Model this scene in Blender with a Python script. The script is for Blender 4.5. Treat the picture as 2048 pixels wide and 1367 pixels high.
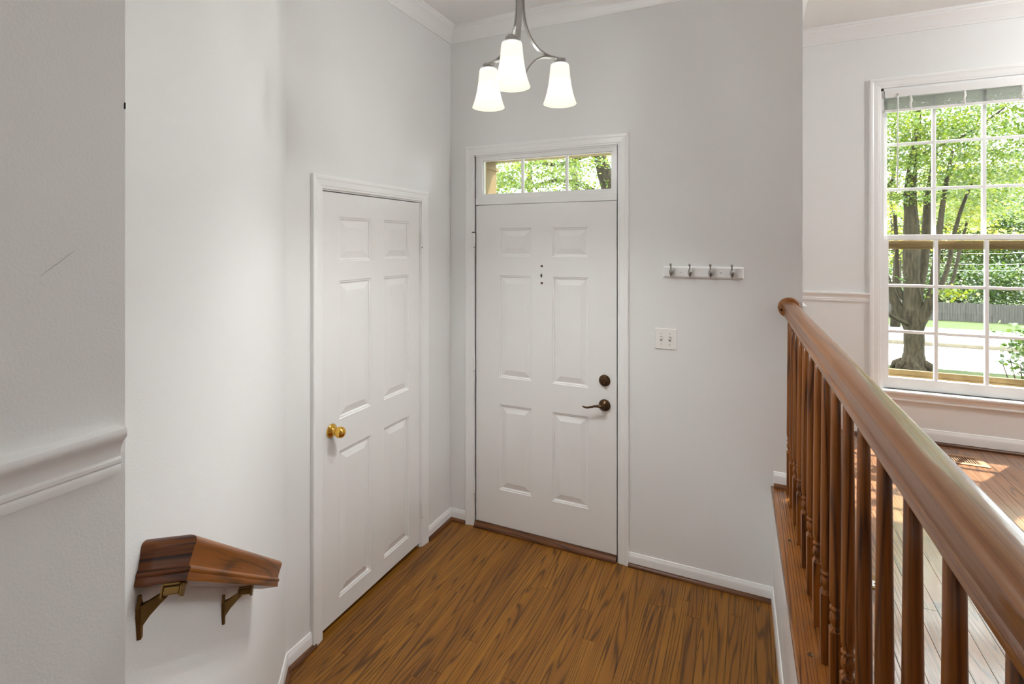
import bpy, bmesh, math, random
import numpy as np
from mathutils import Vector, Matrix
random.seed(7); rng = np.random.default_rng(11)
SC = bpy.context.scene
COL = SC.collection
for o in list(bpy.data.objects): bpy.data.objects.remove(o)

# ------------------------------------------------------------------ camera
YAW = math.radians(24.56); FPX = 1026.0; HZ = 487.3
CAM = Vector((1.789, -2.9315, 1.824))
cd = bpy.data.cameras.new('camera'); cam = bpy.data.objects.new('camera', cd); COL.objects.link(cam)
cam.location = CAM; cam.rotation_euler = (math.pi/2, 0, YAW)
cd.sensor_width = 36; cd.lens = 36*FPX/2048; cd.shift_y = -(683.5-HZ)/2048; cd.clip_start = .02; cd.clip_end = 400
SC.camera = cam
# ------------------------------------------------------------------ sky, sun, exposure
W = bpy.data.worlds.new('sky'); SC.world = W; W.use_nodes = True
bg = W.node_tree.nodes['Background']; bg.inputs[0].default_value = (.90, .96, 1, 1); bg.inputs[1].default_value = 6.5
sd = bpy.data.lights.new('sun', 'SUN'); sd.energy = 15; sd.angle = math.radians(.6); sd.color = (1, .95, .85)
sun = bpy.data.objects.new('sun', sd); COL.objects.link(sun)
sun.location = (6, 8, 14); sun.rotation_euler = Vector((-.42, -.60, -1)).to_track_quat('-Z', 'Y').to_euler()
SC.view_settings.view_transform = 'Standard'; SC.view_settings.look = 'None'
SC.view_settings.gamma = 1; SC.view_settings.use_curve_mapping = False
SC.view_settings.exposure = 0.3
CHAND_W = 18.5
SC.cycles.max_bounces = 7; SC.cycles.diffuse_bounces = 5; SC.cycles.glossy_bounces = 3; SC.cycles.transmission_bounces = 4; SC.cycles.transparent_max_bounces = 10
SC.cycles.use_adaptive_sampling = True; SC.cycles.adaptive_threshold = .18; SC.cycles.adaptive_min_samples = 20; SC.cycles.use_denoising = True
SC.cycles.caustics_reflective = False; SC.cycles.caustics_refractive = False
def portal(loc, w, h, rotz):
    d = bpy.data.lights.new('daylight_portal', 'AREA'); d.shape = 'RECTANGLE'; d.size = w; d.size_y = h; d.cycles.is_portal = True
    o = bpy.data.objects.new('daylight_portal', d); COL.objects.link(o); o.location = loc; o.rotation_euler = (math.pi/2, 0, rotz)
portal((2.98, 1.19, 1.86), .8, 1.9, math.pi); portal((3.94, 1.19, 1.86), .8, 1.9, math.pi)      # the two windows of the window wall


# ------------------------------------------------------------------ materials
def newmat(n):
    m = bpy.data.materials.new(n); m.use_nodes = True
    return m, m.node_tree, m.node_tree.nodes, m.node_tree.links
def setp(b, col=None, rough=.5, metal=0, spec=.5, coat=0, coatr=.1):
    if col: b.inputs['Base Color'].default_value = (*col, 1)
    b.inputs['Roughness'].default_value = rough; b.inputs['Metallic'].default_value = metal
    b.inputs['Specular IOR Level'].default_value = spec
    b.inputs['Coat Weight'].default_value = coat; b.inputs['Coat Roughness'].default_value = coatr
def paint(n, col, rough=.45, bump=.06, scale=240, spec=.4, var=.0):
    m, t, N, L = newmat(n); b = N['Principled BSDF']; setp(b, col, rough, spec=spec)
    tc = N.new('ShaderNodeTexCoord')
    nz = N.new('ShaderNodeTexNoise'); nz.inputs['Scale'].default_value = scale; nz.inputs['Detail'].default_value = 3
    L.new(tc.outputs['Object'], nz.inputs['Vector'])
    bp = N.new('ShaderNodeBump'); bp.inputs['Strength'].default_value = bump; bp.inputs['Distance'].default_value = .004
    L.new(nz.outputs['Fac'], bp.inputs['Height']); L.new(bp.outputs['Normal'], b.inputs['Normal'])
    if var:
        n2 = N.new('ShaderNodeTexNoise'); n2.inputs['Scale'].default_value = 2.3; n2.inputs['Detail'].default_value = 4
        L.new(tc.outputs['Object'], n2.inputs['Vector'])
        r = N.new('ShaderNodeMix'); r.data_type = 'RGBA'
        r.inputs[6].default_value = (*[c*(1-var) for c in col], 1); r.inputs[7].default_value = (*[min(1, c*(1+var)) for c in col], 1)
        L.new(n2.outputs['Fac'], r.inputs[0]); L.new(r.outputs[2], b.inputs['Base Color'])
    return m
def metal(n, col, rough=.3, metal_=1.0):
    m, t, N, L = newmat(n); b = N['Principled BSDF']; setp(b, col, rough, metal_)
    tc = N.new('ShaderNodeTexCoord'); nz = N.new('ShaderNodeTexNoise'); nz.inputs['Scale'].default_value = 60; nz.inputs['Detail'].default_value = 3
    L.new(tc.outputs['Object'], nz.inputs['Vector'])
    mr = N.new('ShaderNodeMapRange'); mr.inputs[3].default_value = rough*.75; mr.inputs[4].default_value = min(1, rough*1.3)
    L.new(nz.outputs['Fac'], mr.inputs[0]); L.new(mr.outputs[0], b.inputs['Roughness'])
    return m
def wood(n, along, light, mid, dark, rough=.3, ring=26, coat=.0, hue=.35, xs=7.0, ys=.75, pore=.5, spec=.5, flat=False):
    """oak: contour lines of stretched noise make the cathedral grain, fine stretched noise the pores."""
    m, t, N, L = newmat(n); b = N['Principled BSDF']; setp(b, light, rough, spec=spec, coat=coat)
    a = Vector(along).normalized(); h = Vector((0, 0, 1)) if abs(a.z) < .9 else Vector((1, 0, 0))
    u = a.cross(h).normalized(); v = a.cross(u)
    tc = N.new('ShaderNodeTexCoord'); oi = N.new('ShaderNodeObjectInfo')
    def dot(vec):
        d = N.new('ShaderNodeVectorMath'); d.operation = 'DOT_PRODUCT'; d.inputs[1].default_value = vec
        L.new(tc.outputs['Object'], d.inputs[0]); return d.outputs['Value']
    def mth(op, x, y=None, y2=None):
        q = N.new('ShaderNodeMath'); q.operation = op
        for i, z in enumerate((x, y, y2)):
            if z is None: continue
            if isinstance(z, (int, float)): q.inputs[i].default_value = z
            else: L.new(z, q.inputs[i])
        return q.outputs[0]
    A, U, V = dot(a), dot(u), dot(v)
    off = mth('MULTIPLY', oi.outputs['Random'], 57.0)
    def comb(x, y, z):
        c = N.new('ShaderNodeCombineXYZ')
        for i, s in enumerate((x, y, z)): L.new(s, c.inputs[i])
        return c.outputs[0]
    P = comb(mth('MULTIPLY_ADD', A, ys, off), mth('MULTIPLY', U, xs), mth('MULTIPLY', V, xs))
    nz = N.new('ShaderNodeTexNoise'); nz.inputs['Scale'].default_value = 1.6; nz.inputs['Detail'].default_value = 1.0; nz.inputs['Roughness'].default_value = .3
    L.new(P, nz.inputs['Vector'])
    ph = mth('MULTIPLY', nz.outputs['Fac'], ring*6.283/2.2)
    sn = mth('MULTIPLY_ADD', mth('SINE', ph), .5, .5)
    sn = mth('POWER', sn, 5.0)
    P2 = comb(mth('MULTIPLY_ADD', A, 5.0, off), mth('MULTIPLY', U, 230.0), mth('MULTIPLY', V, 230.0))
    n2 = N.new('ShaderNodeTexNoise'); n2.inputs['Scale'].default_value = 1.0; n2.inputs['Detail'].default_value = 3
    L.new(P2, n2.inputs['Vector'])
    P3 = comb(mth('MULTIPLY_ADD', A, 1.2, off), mth('MULTIPLY', U, 16.0), mth('MULTIPLY', V, 16.0))
    n3 = N.new('ShaderNodeTexNoise'); n3.inputs['Scale'].default_value = 1.0; n3.inputs['Detail'].default_value = 4
    L.new(P3, n3.inputs['Vector'])
    mx = N.new('ShaderNodeMix'); mx.data_type = 'RGBA'; mx.inputs[6].default_value = (*light, 1); mx.inputs[7].default_value = (*mid, 1)
    r3 = N.new('ShaderNodeMapRange'); r3.inputs[1].default_value = .32; r3.inputs[2].default_value = .68; L.new(n3.outputs['Fac'], r3.inputs[0])
    tone = mth('ADD', mth('MULTIPLY', r3.outputs[0], 1-hue), mth('MULTIPLY', oi.outputs['Random'], hue))
    L.new(tone, mx.inputs[0])
    r2 = N.new('ShaderNodeMapRange'); r2.inputs[1].default_value = .52; r2.inputs[2].default_value = .72; L.new(n2.outputs['Fac'], r2.inputs[0])
    dk = mth('ADD', mth('MULTIPLY', sn, .75), mth('MULTIPLY', r2.outputs[0], pore)); 
    dkc = N.new('ShaderNodeClamp'); L.new(dk, dkc.inputs[0])
    m2 = N.new('ShaderNodeMix'); m2.data_type = 'RGBA'; m2.inputs[7].default_value = (*dark, 1)
    L.new(mx.outputs[2], m2.inputs[6]); L.new(dkc.outputs[0], m2.inputs[0]); L.new(m2.outputs[2], b.inputs['Base Color'])
    bp = N.new('ShaderNodeBump'); bp.invert = True; bp.inputs['Strength'].default_value = .12; bp.inputs['Distance'].default_value = .001
    L.new(dkc.outputs[0], bp.inputs['Height']); L.new(bp.outputs['Normal'], b.inputs['Normal'])
    if coat: L.new(bp.outputs['Normal'], b.inputs['Coat Normal'])
    return m
def glass(n):
    m, t, N, L = newmat(n); N.remove(N['Principled BSDF']); o = N['Material Output']
    tr = N.new('ShaderNodeBsdfTransparent'); tr.inputs[0].default_value = (.97, .985, .975, 1)
    gl = N.new('ShaderNodeBsdfGlossy'); gl.inputs['Roughness'].default_value = .0
    lw = N.new('ShaderNodeLayerWeight'); lw.inputs[0].default_value = .5
    pw = N.new('ShaderNodeMath'); pw.operation = 'POWER'; pw.inputs[1].default_value = 5; L.new(lw.outputs['Facing'], pw.inputs[0])
    fr = N.new('ShaderNodeMath'); fr.operation = 'MULTIPLY_ADD'; fr.inputs[1].default_value = .96; fr.inputs[2].default_value = .04; L.new(pw.outputs[0], fr.inputs[0])
    mx = N.new('ShaderNodeMixShader'); L.new(fr.outputs[0], mx.inputs[0]); L.new(tr.outputs[0], mx.inputs[1]); L.new(gl.outputs[0], mx.inputs[2])
    L.new(mx.outputs[0], o.inputs[0]); return m
def leafmat(n, c1, c2, c3, trans=.5):
    m, t, N, L = newmat(n); N.remove(N['Principled BSDF']); o = N['Material Output']
    ge = N.new('ShaderNodeNewGeometry'); cr = N.new('ShaderNodeValToRGB')
    cr.color_ramp.elements[0].color = (*c1, 1); cr.color_ramp.elements[1].color = (*c3, 1)
    e = cr.color_ramp.elements.new(.5); e.color = (*c2, 1)
    L.new(ge.outputs['Random Per Island'], cr.inputs[0])
    d = N.new('ShaderNodeBsdfDiffuse'); tl = N.new('ShaderNodeBsdfTranslucent')
    g = N.new('ShaderNodeBsdfGlossy'); g.inputs['Roughness'].default_value = .35
    L.new(cr.outputs[0], d.inputs[0])
    hs = N.new('ShaderNodeHueSaturation'); hs.inputs['Hue'].default_value = .47; hs.inputs['Value'].default_value = 1.25; hs.inputs['Saturation'].default_value = 1.15
    L.new(cr.outputs[0], hs.inputs['Color']); L.new(hs.outputs[0], tl.inputs[0])
    m1 = N.new('ShaderNodeMixShader'); m1.inputs[0].default_value = trans; L.new(d.outputs[0], m1.inputs[1]); L.new(tl.outputs[0], m1.inputs[2])
    m2 = N.new('ShaderNodeMixShader'); m2.inputs[0].default_value = .13; L.new(m1.outputs[0], m2.inputs[1]); L.new(g.outputs[0], m2.inputs[2])
    L.new(m2.outputs[0], o.inputs[0]); return m
def rough2(n, c1, c2, scale, rough=.9, bump=.4, stretch=(1, 1, 1), detail=6, dist=.02):
    m, t, N, L = newmat(n); b = N['Principled BSDF']; setp(b, c1, rough, spec=.2)
    tc = N.new('ShaderNodeTexCoord'); mp = N.new('ShaderNodeMapping'); mp.inputs['Scale'].default_value = stretch
    nz = N.new('ShaderNodeTexNoise'); nz.inputs['Scale'].default_value = scale; nz.inputs['Detail'].default_value = detail; nz.inputs['Roughness'].default_value = .65
    L.new(tc.outputs['Object'], mp.inputs[0]); L.new(mp.outputs[0], nz.inputs['Vector'])
    cr = N.new('ShaderNodeValToRGB'); cr.color_ramp.elements[0].position = .35; cr.color_ramp.elements[1].position = .66
    cr.color_ramp.elements[0].color = (*c1, 1); cr.color_ramp.elements[1].color = (*c2, 1)
    L.new(nz.outputs['Fac'], cr.inputs[0]); L.new(cr.outputs[0], b.inputs['Base Color'])
    bp = N.new('ShaderNodeBump'); bp.inputs['Strength'].default_value = bump; bp.inputs['Distance'].default_value = dist
    L.new(nz.outputs['Fac'], bp.inputs['Height']); L.new(bp.outputs['Normal'], b.inputs['Normal']); return m

M = {}
M['wall'] = paint('wall_paint', (.79, .79, .785), .5, .10, 230, .3, .012)
M['ceiling'] = paint('ceiling_paint', (.82, .81, .80), .8, .05, 120, .2)
M['trim'] = paint('trim_paint', (.85, .85, .845), .28, .02, 60, .5)
M['door'] = paint('door_paint', (.83, .825, .815), .33, .03, 90, .5, .008)
M['plastic'] = paint('white_plastic', (.84, .83, .80), .3, .0, 50, .5)
M['vinyl'] = paint('window_vinyl', (.88, .885, .885), .3, .0, 50, .5)
M['blind'] = paint('blind_vinyl', (.80, .79, .78), .35, .0, 50, .5)
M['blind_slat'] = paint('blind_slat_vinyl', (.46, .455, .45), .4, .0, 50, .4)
M['tan'] = rough2('tan_exterior_paint', (.22, .145, .06), (.32, .22, .10), 9, .6, .1)
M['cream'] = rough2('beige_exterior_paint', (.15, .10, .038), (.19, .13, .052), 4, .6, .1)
FL = dict(light=(.34, .142, .014), mid=(.185, .066, .006), dark=(.055, .017, .002))
M['oak_floor'] = wood('oak_floor_finish', (0, 1, 0), **FL, rough=.36, ring=34, coat=.06, hue=.55, xs=8, ys=.36, spec=.4)
M['oak_living'] = wood('oak_living_floor_finish', (0, 1, 0), (.31, .140, .058), (.225, .095, .038), (.055, .022, .009), rough=.28, ring=34, coat=.8, hue=.4, xs=8, ys=.42)
M['oak_rail'] = wood('oak_rail_finish', (0, 1, 0), (.33, .122, .023), (.25, .085, .015), (.17, .054, .010), rough=.38, ring=14, coat=.4, xs=14, ys=.3, hue=.1, pore=.55, spec=.35)
M['oak_baluster'] = wood('oak_baluster_finish', (0, 0, 1), (.30, .098, .013), (.165, .048, .006), (.045, .012, .002), rough=.33, ring=16, coat=.12, xs=10, ys=.5, hue=.45, pore=.7, spec=.4)
M['oak_tread'] = wood('oak_tread_finish', (0, 1, 0), (.27, .098, .018), (.19, .064, .011), (.07, .021, .004), rough=.26, ring=30, coat=.8, xs=9, ys=.3, hue=.1, pore=.7)
M['oak_trim'] = wood('oak_shoe_finish', (1, 0, 0), (.17, .058, .014), (.11, .036, .008), (.045, .014, .004), rough=.35, ring=14, xs=8)
M['oak_trim_y'] = wood('oak_shoe_finish_y', (0, 1, 0), (.17, .058, .014), (.11, .036, .008), (.045, .014, .004), rough=.35, ring=14, xs=8)
M['nickel'] = metal('brushed_nickel', (.50, .49, .475), .33)
M['nickel_dk'] = metal('dark_nickel', (.30, .29, .27), .30)
M['brass'] = metal('polished_brass', (.86, .50, .09), .13)
M['antique'] = metal('antique_brass', (.21, .125, .042), .4)
M['bronze'] = metal('oiled_bronze', (.085, .045, .02), .33, .75)
M['steel'] = metal('steel_screw', (.45, .45, .44), .4)
M['dark'] = paint('dark_void', (.012, .010, .009), .8, 0, 10, .1)
M['gold'] = metal('socket_brass', (.75, .6, .36), .3)
M['glass'] = glass('window_glass')
M['concrete'] = rough2('sunlit_concrete', (.52, .50, .46), (.62, .60, .56), 6, .9, .15)
M['asphalt'] = rough2('asphalt', (.16, .17, .18), (.22, .23, .24), 5, .9, .2)
M['curb'] = rough2('curb_stone', (.13, .115, .085), (.18, .16, .12), 5, .9, .2)
M['grass'] = rough2('lawn', (.028, .05, .012), (.070, .088, .028), 7, .95, .5)
M['bark'] = rough2('bark', (.022, .018, .011), (.075, .060, .036), 26, .95, .9, (1, 1, .22), 8, .03)
M['fence'] = rough2('weathered_fence', (.075, .07, .062), (.125, .117, .107), 8, .95, .2, (1, 1, .1))
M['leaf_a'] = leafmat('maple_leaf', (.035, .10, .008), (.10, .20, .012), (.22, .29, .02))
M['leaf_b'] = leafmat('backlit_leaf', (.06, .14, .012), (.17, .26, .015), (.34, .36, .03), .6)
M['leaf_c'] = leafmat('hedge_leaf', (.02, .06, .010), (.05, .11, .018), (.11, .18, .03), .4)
# frosted glass shade that glows
def shademat():
    m, t, N, L = newmat('frosted_shade'); N.remove(N['Principled BSDF']); o = N['Material Output']
    tc = N.new('ShaderNodeTexCoord'); sp = N.new('ShaderNodeSeparateXYZ'); L.new(tc.outputs['Object'], sp.inputs[0])
    mr = N.new('ShaderNodeMapRange'); mr.inputs[1].default_value = 0; mr.inputs[2].default_value = .157; L.new(sp.outputs[2], mr.inputs[0])
    cr = N.new('ShaderNodeValToRGB'); E = cr.color_ramp.elements
    E[0].position = 0; E[0].color = (.95, .90, .66, 1); E[1].position = 1; E[1].color = (.72, .70, .70, 1)
    for p, c in ((.22, (1.0, .97, .80)), (.45, (1.15, 1.12, 1.0)), (.62, (1.0, .93, .70)), (.84, (.90, .84, .68))):
        e = E.new(p); e.color = (*c, 1)
    L.new(mr.outputs[0], cr.inputs[0])
    em = N.new('ShaderNodeEmission'); em.inputs[1].default_value = 1.12; L.new(cr.outputs[0], em.inputs[0])
    tr = N.new('ShaderNodeBsdfTransparent')
    mx = N.new('ShaderNodeMixShader'); mx.inputs[0].default_value = .62; L.new(tr.outputs[0], mx.inputs[1]); L.new(em.outputs[0], mx.inputs[2])
    L.new(mx.outputs[0], o.inputs[0]); return m
M['shade'] = shademat()
def emit(n, c, s):
    m, t, N, L = newmat(n); N.remove(N['Principled BSDF']); e = N.new('ShaderNodeEmission'); e.inputs[0].default_value = (*c, 1); e.inputs[1].default_value = s
    L.new(e.outputs[0], N['Material Output'].inputs[0]); return m
M['globe'] = emit('fill_lamp_globe', (1, .95, .87), 4)
M['shade'].cycles.emission_sampling = 'NONE'; M['globe'].cycles.emission_sampling = 'NONE'      # the point lights do the lighting

# ------------------------------------------------------------------ mesh helpers
class MB:
    def __init__(s): s.v = []; s.f = []; s.sm = []
    def add(s, vs, fs, smooth=False):
        o = len(s.v); s.v += [tuple(q) for q in vs]; s.f += [tuple(i+o for i in f) for f in fs]; s.sm += [smooth]*len(fs); return s
    def box(s, a, b, bev=0, mat=None):
        (x0, y0, z0), (x1, y1, z1) = a, b
        if x0 > x1: x0, x1 = x1, x0
        if y0 > y1: y0, y1 = y1, y0
        if z0 > z1: z0, z1 = z1, z0
        if bev:
            bm = bmesh.new(); bmesh.ops.create_cube(bm, size=1)
            for v in bm.verts: v.co = ((x0+x1)/2+v.co.x*(x1-x0), (y0+y1)/2+v.co.y*(y1-y0), (z0+z1)/2+v.co.z*(z1-z0))
            bmesh.ops.bevel(bm, geom=bm.edges[:], offset=bev, segments=2, profile=.6, affect='EDGES')
            bm.verts.index_update(); vs = [v.co.copy() for v in bm.verts]; fs = [[v.index for v in f.verts] for f in bm.faces]; bm.free()
        else:
            vs = [Vector(p) for p in [(x0, y0, z0), (x1, y0, z0), (x1, y1, z0), (x0, y1, z0), (x0, y0, z1), (x1, y0, z1), (x1, y1, z1), (x0, y1, z1)]]
            fs = [(3, 2, 1, 0), (4, 5, 6, 7), (0, 1, 5, 4), (1, 2, 6, 5), (2, 3, 7, 6), (3, 0, 4, 7)]
        if mat is not None: vs = [mat @ Vector(v) for v in vs]
        return s.add(vs, fs)
    def lathe(s, prof, seg=24, mat=None, smooth=True, sx=1, sy=1):
        vs = []; fs = []; n = len(prof)
        for i in range(seg):
            a = 2*math.pi*i/seg
            for r, z in prof: vs.append(Vector((r*math.cos(a)*sx, r*math.sin(a)*sy, z)))
        for i in range(seg):
            j = (i+1) % seg
            for k in range(n-1): fs.append((i*n+k, j*n+k, j*n+k+1, i*n+k+1))
        if prof[0][0] > 1e-6: fs.append(tuple(i*n for i in range(seg))[::-1])
        if prof[-1][0] > 1e-6: fs.append(tuple(i*n+n-1 for i in range(seg)))
        if mat is not None: vs = [mat @ v for v in vs]
        o = len(s.v); s.v += [tuple(v) for v in vs]; s.f += [tuple(i+o for i in f) for f in fs]
        s.sm += [smooth and len(f) == 4 for f in fs]; return s
    def tube(s, pts, rad, seg=10, smooth=True, caps=True):
        pts = [Vector(p) for p in pts]; n = len(pts)
        if isinstance(rad, (int, float)): rad = [rad]*n
        t0 = (pts[1]-pts[0]).normalized(); ref = Vector((0, 0, 1)) if abs(t0.z) < .9 else Vector((1, 0, 0))
        u = t0.cross(ref).normalized(); vs = []; fs = []
        for i in range(n):
            t = (pts[min(i+1, n-1)]-pts[max(i-1, 0)]).normalized()
            u = (u-t*u.dot(t)).normalized(); w = t.cross(u)
            for k in range(seg):
                a = 2*math.pi*k/seg; vs.append(pts[i]+(u*math.cos(a)+w*math.sin(a))*rad[i])
        for i in range(n-1):
            for k in range(seg):
                l = (k+1) % seg; fs.append((i*seg+k, i*seg+l, (i+1)*seg+l, (i+1)*seg+k))
        if caps: fs += [tuple(range(seg))[::-1], tuple((n-1)*seg+k for k in range(seg))]
        o = len(s.v); s.v += [tuple(v) for v in vs]; s.f += [tuple(i+o for i in f) for f in fs]; s.sm += [smooth and len(f) == 4 for f in fs]; return s
    def sweep(s, path, prof, Nrm, closed_prof=True, smooth=False, seg=None, flip=False):
        """profile (a,b): a along the side vector (Nrm x t), b along Nrm; mitred at the vertices of a planar path"""
        P = [Vector(p) for p in path]; Nv = Vector(Nrm).normalized(); n = len(P); rings = []
        for i in range(n):
            t1 = (P[i]-P[i-1]).normalized() if i > 0 else None
            t2 = (P[i+1]-P[i]).normalized() if i < n-1 else None
            s1 = Nv.cross(t1) if t1 else None; s2 = Nv.cross(t2) if t2 else None
            if s1 is None: S = s2
            elif s2 is None: S = s1
            else:
                S = (s1+s2).normalized(); S = S/max(.2, S.dot(s1))
            if flip: S = -S
            rings.append([P[i]+S*a+Nv*b for a, b in prof])
        m = len(prof)
        for i in range(n-1):
            if seg is not None and i != seg: continue
            vs = rings[i]+rings[i+1]; fs = []
            for k in range(m if closed_prof else m-1):
                l = (k+1) % m; fs.append((k, l, m+l, m+k))
            if closed_prof: fs += [tuple(range(m))[::-1], tuple(range(m, 2*m))]
            o = len(s.v); s.v += [tuple(v) for v in vs]; s.f += [tuple(q+o for q in f) for f in fs]; s.sm += [smooth and len(f) == 4 for f in fs]
        return s
    def ribbon(s, path, prof, Nrm, smooth=True):
        P = [Vector(p) for p in path]; Nv = Vector(Nrm).normalized(); n = len(P); m = len(prof); vs = []; fs = []
        for i in range(n):
            t = (P[min(i+1, n-1)]-P[max(0, i-1)]).normalized(); S = Nv.cross(t)
            vs += [P[i]+S*a+Nv*b for a, b in prof]
        for i in range(n-1):
            for k in range(m):
                l = (k+1) % m; fs.append((i*m+k, i*m+l, (i+1)*m+l, (i+1)*m+k))
        fs += [tuple(range(m))[::-1], tuple((n-1)*m+k for k in range(m))]
        return s.add(vs, fs, False)
    def mesh(s, name):
        me = bpy.data.meshes.new(name); me.from_pydata(s.v, [], s.f); me.polygons.foreach_set('use_smooth', s.sm)
        bm = bmesh.new(); bm.from_mesh(me); bmesh.ops.recalc_face_normals(bm, faces=bm.faces); bm.to_mesh(me); bm.free(); me.update(); return me
def link(name, me, mat, parent=None, loc=None, world=True):
    o = bpy.data.objects.new(name, me); COL.objects.link(o)
    if mat is not None and not me.materials: me.materials.append(M[mat] if isinstance(mat, str) else mat)
    if parent is not None:
        o.parent = parent
        if world: o.matrix_parent_inverse = pworld(parent).inverted()
    if loc is not None: o.location = loc
    return o
def pworld(o):
    m = Matrix.LocRotScale(o.location, o.rotation_euler, o.scale)
    if o.parent is not None: m = pworld(o.parent) @ o.matrix_parent_inverse @ m
    return m
def build(mb, name, mat, parent=None, loc=None, world=True, sharp=None):
    me = mb.mesh(name)
    if sharp: me.set_sharp_from_angle(angle=math.radians(sharp))
    return link(name, me, mat, parent, loc, world)
def tag(o, label=None, cat=None, group=None, kind=None):
    if label: o['label'] = label
    if cat: o['category'] = cat
    if group: o['group'] = group
    if kind: o['kind'] = kind
    return o
def thing(name, loc, label, cat, group=None, rotz=0, kind=None):
    e = bpy.data.objects.new(name, None); COL.objects.link(e); e.location = loc; e.rotation_euler = (0, 0, rotz); e.empty_display_size = .1
    return tag(e, label, cat, group, kind)
def struct(mb, name, mat, label, cat): return tag(build(mb, name, mat), label, cat, None, 'structure')

# ------------------------------------------------------------------ plan dimensions
H = 3.245; ZL = .591; YW = 1.03
A = Vector((0, -1.34)); B = Vector((.840, -2.418)); DW = (B-A).normalized(); NW = Vector((-DW.y, DW.x)); LW = (B-A).length
TH = .0165                                          # the railing and kerb wall run very slightly off square
def kx(y): return -math.tan(TH)*y
XE = 2.044                                          # end of the front wall

def wall(name, o, u, length, z0, z1, thick, openings, label, mat='wall'):
    """vertical wall: o plan origin, u unit plan direction, thick goes to the left of u (away from the room)"""
    us = sorted({0, length, *[a for op in openings for a in op[:2]]}); zs = sorted({z0, z1, *[a for op in openings for a in op[2:]]})
    u = Vector(u).normalized(); n = Vector((-u.y, u.x))*thick; mb = MB()
    solid = lambda i, j: 0 <= i < len(us)-1 and 0 <= j < len(zs)-1 and not any(op[0]-1e-6 <= us[i] and us[i+1] <= op[1]+1e-6 and op[2]-1e-6 <= zs[j] and zs[j+1] <= op[3]+1e-6 for op in openings)
    def p(a, z, k): q = Vector(o)+u*a+n*k; return (q.x, q.y, z)
    for i in range(len(us)-1):
        for j in range(len(zs)-1):
            if not solid(i, j): continue
            a, b, c, d = us[i], us[i+1], zs[j], zs[j+1]
            mb.add([p(a, c, 0), p(b, c, 0), p(b, d, 0), p(a, d, 0)], [(0, 1, 2, 3)]); mb.add([p(a, c, 1), p(b, c, 1), p(b, d, 1), p(a, d, 1)], [(3, 2, 1, 0)])
            if not solid(i-1, j): mb.add([p(a, c, 0), p(a, d, 0), p(a, d, 1), p(a, c, 1)], [(0, 1, 2, 3)])
            if not solid(i+1, j): mb.add([p(b, c, 0), p(b, d, 0), p(b, d, 1), p(b, c, 1)], [(3, 2, 1, 0)])
            if not solid(i, j-1): mb.add([p(a, c, 0), p(b, c, 0), p(b, c, 1), p(a, c, 1)], [(3, 2, 1, 0)])
            if not solid(i, j+1): mb.add([p(a, d, 0), p(b, d, 0), p(b, d, 1), p(a, d, 1)], [(0, 1, 2, 3)])
    return struct(mb, name, mat, label, 'wall')

# door and window openings
FD = (.1905, 1.1130)            # front door jamb opening in x
CDR = (-1.137, -.349)         # closet door jamb opening in y
WX = (2.572, 3.392); WZ = (.905, 2.812); WX2 = (3.53, 4.35)
wall('wall_front', (XE, 0), (-1, 0), XE+.12, -.1, H, -.14, [(XE-FD[1], XE-FD[0], -.1, 2.398)], 'white entry wall holding the front door and transom')
wall('wall_left', (0, .0), (0, -1), 1.34, -.1, H, -.12, [(-CDR[1], -CDR[0], -.1, 2.078)], 'white wall left of the front door, holding the closet door')
wall('wall_angled', (A.x, A.y), DW, LW, -.1, H, -.12, [], 'bright angled white wall behind the stair handrail')
wall('wall_stair', (B.x, B.y), (0, -1), 4.1, -.1, H, -.12, [], 'nearest grey-shaded white wall at the left edge with a chair rail')
wall('wall_return', (XE, YW), (0, -1), YW-.14, -.1, H, -.14, [], 'short return wall hidden behind the end of the entry wall')
wall('wall_window', (5.6, YW), (-1, 0), 5.6-XE+.14, -.1, H, -.15, [(5.6-WX[1], 5.6-WX[0], *WZ), (5.6-WX2[1], 5.6-WX2[0], *WZ)], 'white living room wall around the multi-pane window')
wall('wall_right', (5.6, -6.5), (0, 1), 7.68, -.1, H, -.12, [], 'far right living room wall outside the view')
wall('wall_back', (.72, -6.5), (1, 0), 5.0, -.1, H, -.12, [], 'back wall behind the viewer')
c = MB().box((-.3, -6.7, H), (5.8, 1.20, H+.12)); struct(c, 'ceiling', 'ceiling', 'flat white ceiling over the entry and living room', 'ceiling')

# kerb wall that carries the railing: foyer side face
def ky(x, y): return (x+kx(y), y)
m = MB(); XK = 1.914
for (x0, x1, z0, z1, mt) in ((XK, XK+.10, -.1, ZL-.022, 0),):
    p = [ky(x0, 0), ky(x0, -2.6), ky(x1, -2.6), ky(x1, 0)]
    m.add([(*q, z0) for q in p]+[(*q, z1) for q in p], [(0, 1, 2, 3)[::-1], (4, 5, 6, 7), (0, 1, 5, 4), (1, 2, 6, 5), (2, 3, 7, 6), (3, 0, 4, 7)])
struct(m, 'wall_kerb', 'wall', 'low white wall below the railing, between sunken entry and living room', 'wall')
p = [(XK-.008+kx(-.71), -.71), (XK-.008+kx(-2.4), -2.4), (XK+.004+kx(-2.4), -2.4), (XK+.004+kx(-.71), -.71)]
m = MB().add([(*q, .285) for q in p]+[(*q, .563) for q in p], [(3, 2, 1, 0), (4, 5, 6, 7), (0, 1, 5, 4), (1, 2, 6, 5), (2, 3, 7, 6), (3, 0, 4, 7)])
struct(m, 'trim_apron', 'trim', 'thin white board fixed on the low wall under the railing', 'trim')

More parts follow.
